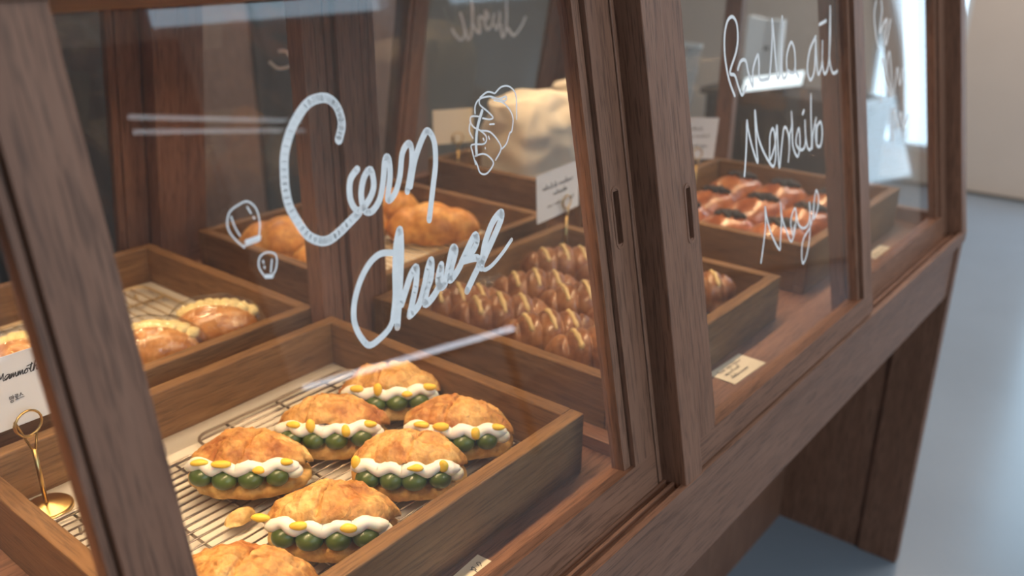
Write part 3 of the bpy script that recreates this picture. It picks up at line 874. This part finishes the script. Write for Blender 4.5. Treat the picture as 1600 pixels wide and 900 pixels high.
for i, (x, y, rz, lb) in enumerate(RP):
    if i == 0:
        rp_.location = W(x, y, .030); rp_.rotation_euler = (0, 0, R(rz)); rp_['label'] = lb
    else:
        dup(rp_, W(x, y, .030), R(rz), lb, random.Random(i + 30).uniform(.94, 1.03))

# ------------------------------------------------------------------ cloth bags
def bag(x, y, rz, w, d, h, label, seed):
    vs = []; fs = []; nu, nv = 72, 44
    for i in range(nv + 1):
        v = i / nv
        for j in range(nu):
            q = 2 * math.pi * j / nu
            k = (abs(math.cos(q)) ** 5 + abs(math.sin(q)) ** 5) ** (-1 / 5)
            pin = 1 if v < .62 else 1 - .55 * ((v - .62) / .38) ** 1.4
            px = w * k * math.cos(q) * (1 - .04 * v); py = d * k * math.sin(q) * pin
            z = h * v * (1 - .10 * ((px / w) ** 2) * (v > .6) * (v - .6) * 2)
            n_ = Vector((noise.noise(Vector((px * 14, py * 14 + seed, z * 12))), noise.noise(Vector((px * 12, seed, z * 14))), noise.noise(Vector((seed, py * 14, px * 9)))))
            vs.append(Vector((px, py, z)) + n_ * (.006 + .022 * v))
    for i in range(nv):
        for j in range(nu):
            fs.append((i * nu + j, i * nu + (j + 1) % nu, (i + 1) * nu + (j + 1) % nu, (i + 1) * nu + j))
    fs.append(list(range(nu))[::-1]); fs.append([nv * nu + j for j in range(nu)])
    return MB().add(vs, fs).build('cloth_bag', BAGM, loc=W(x, y, .02), rot=(0, 0, R(rz)), smooth=True, label=label, cat='bag', group='cream bags in the rear tray')
bag(2.72, 2.10, -6, .178, .15, .42, 'cream cloth bag at the left end of its tray, behind the drawn croissant', 3)
bag(3.075, 2.09, -3, .165, .16, .44, 'taller cream cloth bag with a gathered top, behind the angled name card', 8)

# ------------------------------------------------------------------ cards and stands
def stand(x, y, h0, hr, rz, label, rb=.045, ring=.021):
    t = thing('card_stand', label, 'card holder', W(x, y, h0), R(rz), 'brass card stands')
    MB().lathe([(rb, 0), (rb, .004), (rb * .93, .007), (rb * .86, .0075), (rb * .60, .011), (rb * .3, .014), (.006, .016)]).build('base', BRASS, t, smooth=True)
    MB().tube([(0, 0, .012), (0, 0, hr - ring * 2.2)], .0042, 12).build('stem', BRASS, t, smooth=True)
    pts = [(0, -.001, hr - ring * 2.6)]
    for k in range(-6, 25):                       # more than one turn of wire, open below, crossing over the stem
        q = R(k * 20 - 32)
        pts.append((-ring * math.cos(q), -.004 + .0060 * (k + 6) / 30, hr + ring * math.sin(q)))
    pts = [pts[0]] + pts[3:29] + [(0, .001, hr - ring * 2.6)]
    MB().tube(pts, .0022, 8).build('wire_clip', BRASS, t, smooth=True)
    return t

def card(x, y, h, rz, w, hh, label, lines, roll_=0.0, mt=None, curved=False):
    n_ = 10; vs = []; fs = []
    for i in range(n_ + 1):
        a = -w / 2 + w * i / n_
        for z in (0, hh):
            for s_ in (-1, 1):
                vs.append((a, .0008 * s_ + .010 * (a / w) ** 2, z))
    for i in range(n_):
        o = i * 4
        fs += [(o, o + 4, o + 6, o + 2), (o + 5, o + 1, o + 3, o + 7), (o + 2, o + 6, o + 7, o + 3), (o + 4, o, o + 1, o + 5)]
    fs += [(0, 2, 3, 1), (n_ * 4 + 2, n_ * 4, n_ * 4 + 1, n_ * 4 + 3)]
    t = MB().add(vs, fs).build('name_card', mt or PAPER, loc=W(x, y, h), rot=(0, roll_, R(rz)), label=label, cat='card', group='cards on brass stands')
    if lines:
        q = MB()
        ink(q, lines, lambda a, b, l: (a, -.0013 + .010 * (a / w) ** 2 - l, b))
        q.build('handwriting', BLACK, t)
    return t

def scrawl(x0, x1, y, hgt, w, seed, words=2):
    rnd = random.Random(seed); out = []
    xs = [x0 + (x1 - x0) * k / words for k in range(words + 1)]
    for a, b in zip(xs[:-1], xs[1:]):
        b -= (x1 - x0) * .06; pts = []; k = a
        while k < b:
            tall = hgt * (2.1 if rnd.random() < .22 else 1)
            pts += [(k, y + rnd.uniform(0, hgt * .2)), (k + hgt * .35, y + tall), (k + hgt * .55, y + hgt * .5)]
            k += hgt * rnd.uniform(.75, 1.1)
        out.append((w, pts))
    return out

# name card nearest the camera: "Mammoth" and three Korean syllables
def cursive(word, x, y, s, w):
    G = {'M': [(0, 0), (.25, 1.5), (.6, .5), (1.0, 1.6), (1.15, 0)], 'a': [(.9, .9), (.35, 1), (0, .45), (.3, 0), (.8, .6), (.95, .9), (.9, .1), (1.15, .15)],
         'm': [(0, .1), (.15, 1), (.2, .1), (.5, 1), (.62, .1), (.95, 1), (1.1, .1), (1.3, .2)], 'o': [(.5, 1), (.05, .6), (.2, .05), (.7, .3), (.6, .9), (1.0, .8)],
         't': [(.1, .6), (.45, 1.9), (.3, .1), (.8, .2)], 'h': [(0, .2), (.45, 2.1), (.15, 0), (.5, 1), (.8, .8), (.8, .05), (1.2, .2)]}
    adv = {'M': 1.35, 'a': 1.1, 'm': 1.35, 'o': 1.0, 't': .75, 'h': 1.2}
    pts = []; out = []
    for c_ in word:
        pts += [(x + (p[0] + p[1] * .25) * s, y + p[1] * s) for p in G[c_]]
        x += adv[c_] * s
    out.append((w, pts)); tb = [(x - 2.1 * s, y + 1.45 * s), (x - .9 * s, y + 1.6 * s)]
    out.append((w, tb)); return out
L1 = cursive('Mammoth', -24, 92, 8.6, 1.7)
kor = []
def box_(x, y, w, h): return [(1.5, [(x, y), (x + w, y)]), (1.5, [(x + w, y), (x + w, y + h)]), (1.5, [(x + w, y + h), (x, y + h)]), (1.5, [(x, y + h), (x, y)])]
kor += box_(-8, 50, 6, 7) + [(1.5, [(1, 48), (1, 60)]), (1.5, [(1, 54), (4, 54)]), (1.5, [(-6, 40), (-8, 43), (-4, 46), (0, 43), (-3, 40), (-6, 40)])]
kor += [(1.5, [(7, 59), (14, 59)]), (1.5, [(14, 59), (14, 55)]), (1.5, [(14, 55), (7, 55)]), (1.5, [(7, 55), (7, 51)]), (1.5, [(7, 51), (14, 51)]), (1.5, [(10, 51), (10, 46)]), (1.5, [(5, 45), (16, 45)])]
kor += [(1.5, [(23, 60), (18, 51)]), (1.5, [(22, 57), (27, 51)]), (1.5, [(18, 46), (29, 46)])]
three = [(1.3, [(46, 66), (50, 67), (48, 63), (51, 60), (46, 58)]), (1.6, [(54, 58), (54.6, 58)]), (1.3, [(62, 66), (58, 66), (58, 63), (61, 62), (61, 59), (57, 58)])]
stand(.522, 1.508, .0195, .180, 6, 'brass card stand nearest the camera, beside the slanting stile', ring=.024)
card(.520, 1.530, .190, 0, .205, .135, 'white name card with black cursive word, left of the slanting stile', L1 + [(w * .8, [(a * .62 - 6, (b - 52) * .62 + 56) for a, b in p]) for w, p in kor] + [(w * .7, [(a * .55 + 28, (b - 60) * .6 + 68) for a, b in p]) for w, p in three])
stand(2.150, 1.520, .0195, .215, 0, 'brass card stand in the croissant tray')
card(2.130, 1.534, .195, 0, .215, .150, 'tilted white name card above the croissants', scrawl(-80, 80, 95, 9, 1.8, 3, 2) + scrawl(-30, 45, 70, 8, 1.8, 5, 1) + scrawl(-60, 85, 38, 6, 1.3, 6, 4), roll_=R(-3))
stand(2.985, 1.520, .0195, .215, -35, 'brass card stand in the tray of red pastries')
card(2.975, 1.530, .215, -38, .170, .155, 'white name card above the red pastries', scrawl(-25, 30, 108, 7, 1.3, 13, 1) + scrawl(-60, 60, 82, 7, 1.3, 15, 2) + scrawl(-55, 60, 45, 5, 1.1, 16, 3), roll_=R(3))
stand(2.562, 2.345, .015, .235, -35, 'brass card stand beside the cream cloth bags')
card(2.560, 2.365, .225, -30, .165, .135, 'blank cream coloured card left of the cloth bags', [], mt=CREAMP)

def flat_card(x, y, rz, w, d, label, lines):
    t = MB().box(-w / 2, w / 2, -d / 2, d / 2, 0, .0015).build('price_tag', CREAMP, loc=W(x, y, .0006), rot=(0, 0, R(rz)), label=label, cat='price tag', group='paper tags lying on the case floor')
    q = MB(); ink(q, lines, lambda a, b, l: (a, b, .0018 + l))
    q.build('handwriting', BLACK, t)
    return t
flat_card(.885, .785, 4, .115, .085, 'paper tag on the case floor at the bottom edge of the picture', [(1.6, [(18, 10), (22, 22)]), (1.6, [(20, 26), (26, 30), (24, 20), (18, 28)]), (1.3, [(-30, 12), (-25, 20), (-22, 12), (-28, 10)]), (1.3, [(-16, 10), (-12, 20)]), (1.3, [(36, 18), (42, 26), (38, 30), (34, 22)])])
flat_card(1.880, .800, -3, .155, .075, 'paper tag on the case floor behind the second door', scrawl(-55, 50, 14, 6, 1.2, 21, 3) + scrawl(-55, 20, -2, 6, 1.2, 22, 2) + scrawl(-55, 30, -20, 6, 1.2, 23, 2))
flat_card(2.990, .800, 0, .150, .075, 'paper tag on the case floor behind the last door', scrawl(-55, 50, 10, 6, 1.2, 31, 3))

# ------------------------------------------------------------------ beyond the case
ct = thing('service_counter', 'dark wooden service counter beyond the far end of the case', 'counter', W(6.7, 2.60, -DK))
def cb(x0, x1, y0, y1, z0, z1): return MB().box(x0, x1, y0, y1, z0, z1)
cb(-.22, .22, -.62, .66, .06, 1.30).build('counter_body', DKW[1], ct)
cb(-.26, .26, -.66, .70, 1.30, 1.35).build('counter_top', DKW[1], ct, bevel=.005)
cb(-.18, .18, -.58, .62, 0, .06).build('plinth', DKW[1], ct)
for k in range(2):
    cb(-.24, -.22, -.58 + k * .64, .0 + k * .62, .14, 1.24).build('counter_panel', DKW[2], ct, bevel=.006)
pb = thing('paper_bag', 'tall white paper bag with a small dark mark on the dark counter', 'paper bag', W(6.66, 2.90, -DK + 1.351), R(8))
mb = MB(); vs = []
for z in (0, .2, .42, .52):
    k = 1 - .06 * z
    for x, y in ((-.07, -.13), (.07, -.13), (.10 if z < .1 else .05, 0), (.07, .13), (-.07, .13), (-.075 if z < .1 else -.045, 0)):
        vs.append((x * k, y * k, z + (.02 if y > 0 and z > .5 else 0)))
fs = [(a * 6 + i, a * 6 + (i + 1) % 6, a * 6 + 6 + (i + 1) % 6, a * 6 + 6 + i) for a in range(3) for i in range(6)] + [(5, 4, 3, 2, 1, 0), (18, 19, 20, 21, 22, 23)]
mb.add(vs, fs).build('bag_body', plain('white_paper', (.80, .82, .84), .7), pb)
MB().box(-.0730, -.0715, -.05, -.02, .30, .33).build('small_mark', BLACK, pb)
tb = thing('reflection_slab', 'bright white glowing slab tilted on the dark counter, standing in for a reflection', 'slab', W(6.47, 2.70, -DK + 1.352), 0)  # added glowing slab in place of a bright reflection on the glass
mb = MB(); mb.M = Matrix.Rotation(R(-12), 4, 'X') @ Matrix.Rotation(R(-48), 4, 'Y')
mb.box(-.0, .14, -.24, .24, .055, .067).build('slab_body', BLACK, tb)
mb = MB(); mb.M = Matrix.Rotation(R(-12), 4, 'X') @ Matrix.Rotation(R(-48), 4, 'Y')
mb.box(.006, .134, -.234, .234, .067, .069).build('screen', plain('reflection_glow', (.9, .95, 1), .3, emit=((.86, .96, 1.0), 1.5)), tb)  # glowing face imitates reflected light, not a real display
MB().prism([(-.06, 0), (.06, 0), (.04, .10), (-.04, .10)], .04, .09).build('slab_foot', BLACK, tb)
ACR = glass('clear_acrylic', (.93, .97, 1.0), f0=.12, haze=.5)
bs = thing('brochure_stand', 'clear acrylic brochure stand on a thin post behind the cream bags', 'brochure stand', W(6.35, 3.40, -DK))
MB().lathe([(.14, 0), (.14, .02), (.02, .03)]).build('base', STEEL, bs, smooth=True)
MB().tube([(0, 0, .02), (0, 0, 1.2)], .012, 10).build('post', STEEL, bs, smooth=True)
for k in range(3):
    mb = MB(); mb.M = Matrix.Translation((-.02 * k, -.05 * k + .05, 1.05)) @ Matrix.Rotation(R(8), 4, 'X')
    mb.box(-.012, .0, -.02, .02, 0, .62).build('acrylic_pane', ACR, bs)
MB().box(-.03, .0, -.14, .10, 1.66, 1.69).build('top_bar', WHITE_G, bs)
# curtain gathered aside at the first window
vs = []; fs = []; NN = 40
for i in range(25):
    v = i / 24; h = 1.7 - 2.75 * v
    yc = 3.06 - .55 * max(0, v - .30) ** .9; hw = .13 - .05 * v
    for j in range(NN + 1):
        a = j / NN
        vs.append((WX - .09 + .022 * math.sin(a * 22 + v * 2), yc + (a - .5) * 2 * hw, h))
for i in range(24):
    for j in range(NN):
        a = i * (NN + 1) + j; fs.append((a, a + 1, a + NN + 2, a + NN + 1))
cu = MB().add(vs, fs).build('curtain', plain('rose_beige_cloth', (.50, .40, .36), .9), loc=O0, smooth=True, label='gathered beige curtain hanging beside the bright far window', cat='curtain')
q = cu.modifiers.new('thickness', 'SOLIDIFY'); q.thickness = .003
# tall dark cabinet against the back wall, with a parcel on it
sh = thing('tall_cabinet', 'tall dark brown cabinet against the back wall of the shop', 'cabinet', W(4.2, 6.2, -DK))
for k in range(4):
    cb(-1.9 + k * .96, -1.9 + k * .96 + .94, -.22, .38, .06, 3.3).build('door', WOOD[2] if k % 2 else DKW[2], sh, bevel=.01)
cb(-1.92, 1.96, -.20, .39, 0, .06).build('plinth', DKW[0], sh)
# blank card at the corner of the loaf tray
card(1.520, 1.765, .030, 22, .125, .235, 'plain grey-beige card standing in the loaf tray just right of the centre post', [], mt=plain('greige_card', (.42, .39, .33), .8))
# added unseen dark panels, so the left glass reflects less bright wall
st = thing('reflection_blocker', 'added dark wooden panels on the street side, out of view, darkening the glass reflection', 'screen', W(2.75, YF + .12, -DK))
for k in range(3):
    cb(-.84 + k * .56, -.84 + k * .56 + .55, -.03, .03, .02, 3.6).build('blocker_panel', DKW[2], st, bevel=.01)
# crumpled clear film in the croissant tray
def ff(p, d): return p * (1 + .25 * noise.noise(p * 35) + .15 * noise.noise(p * 90))
MB().blob((0, 0, .030), (.16, .035, .028), 60, 24, ff).build('clear_film', WRAP, loc=W(1.68, 1.525, .045), rot=(0, 0, 0), smooth=True, label='crumpled clear film behind the croissants along the rear board of their tray', cat='plastic film')

# ------------------------------------------------------------------ added unseen lamps on the street side, placed to make streaks in the glass
TUBE = plain('lit_tube', (1, 1, 1), .5, emit=((.80, .88, 1.0), 8.0))
TUBE2 = plain('dim_lit_tube', (1, 1, 1), .5, emit=((.86, .92, 1.0), 2.2))
BX = W(4.02, -3.18, -DK)
bt = thing('streak_bench', 'added low wooden bench with a lit tube, out of view, making a streak in the glass', 'bench', BX, math.atan2(1.16, 1.08))  # added bench, its tube reflects as the long streak on the doors
MB().box(-.80, .80, -.32, -.03, .90, .95).build('seat', WOOD[0], bt, bevel=.004)
for x in (-.7, .7):
    MB().box(x - .03, x + .03, -.30, -.05, 0, .90).build('leg', WOOD[2], bt, bevel=.004)
MB().tube([(-.79, 0, .97), (.79, 0, .97)], .020, 12).build('streak_tube', TUBE, bt, smooth=True)
MB().box(-.80, .80, -.03, .0, .90, .955).build('lamp_rail', STEEL, bt)
pl = thing('streak_lamp', 'added twin tube lamp on the street side, out of view, making the double streak in the glass', 'pendant lamp', W(3.2, -3.13, 1.30), math.atan2(-1.35, 2.0))  # added lamp, its two tubes reflect as the upper double streak
for dz in (0, .075):
    MB().tube([(-1.2, 0, dz), (1.2, 0, dz)], .014, 10).build('streak_tube', TUBE2, pl, smooth=True)
for x in (-.9, .9):
    MB().tube([(x, 0, .07), (x, 0, HC - 1.30)], .004, 6).build('cable', BLACK, pl)
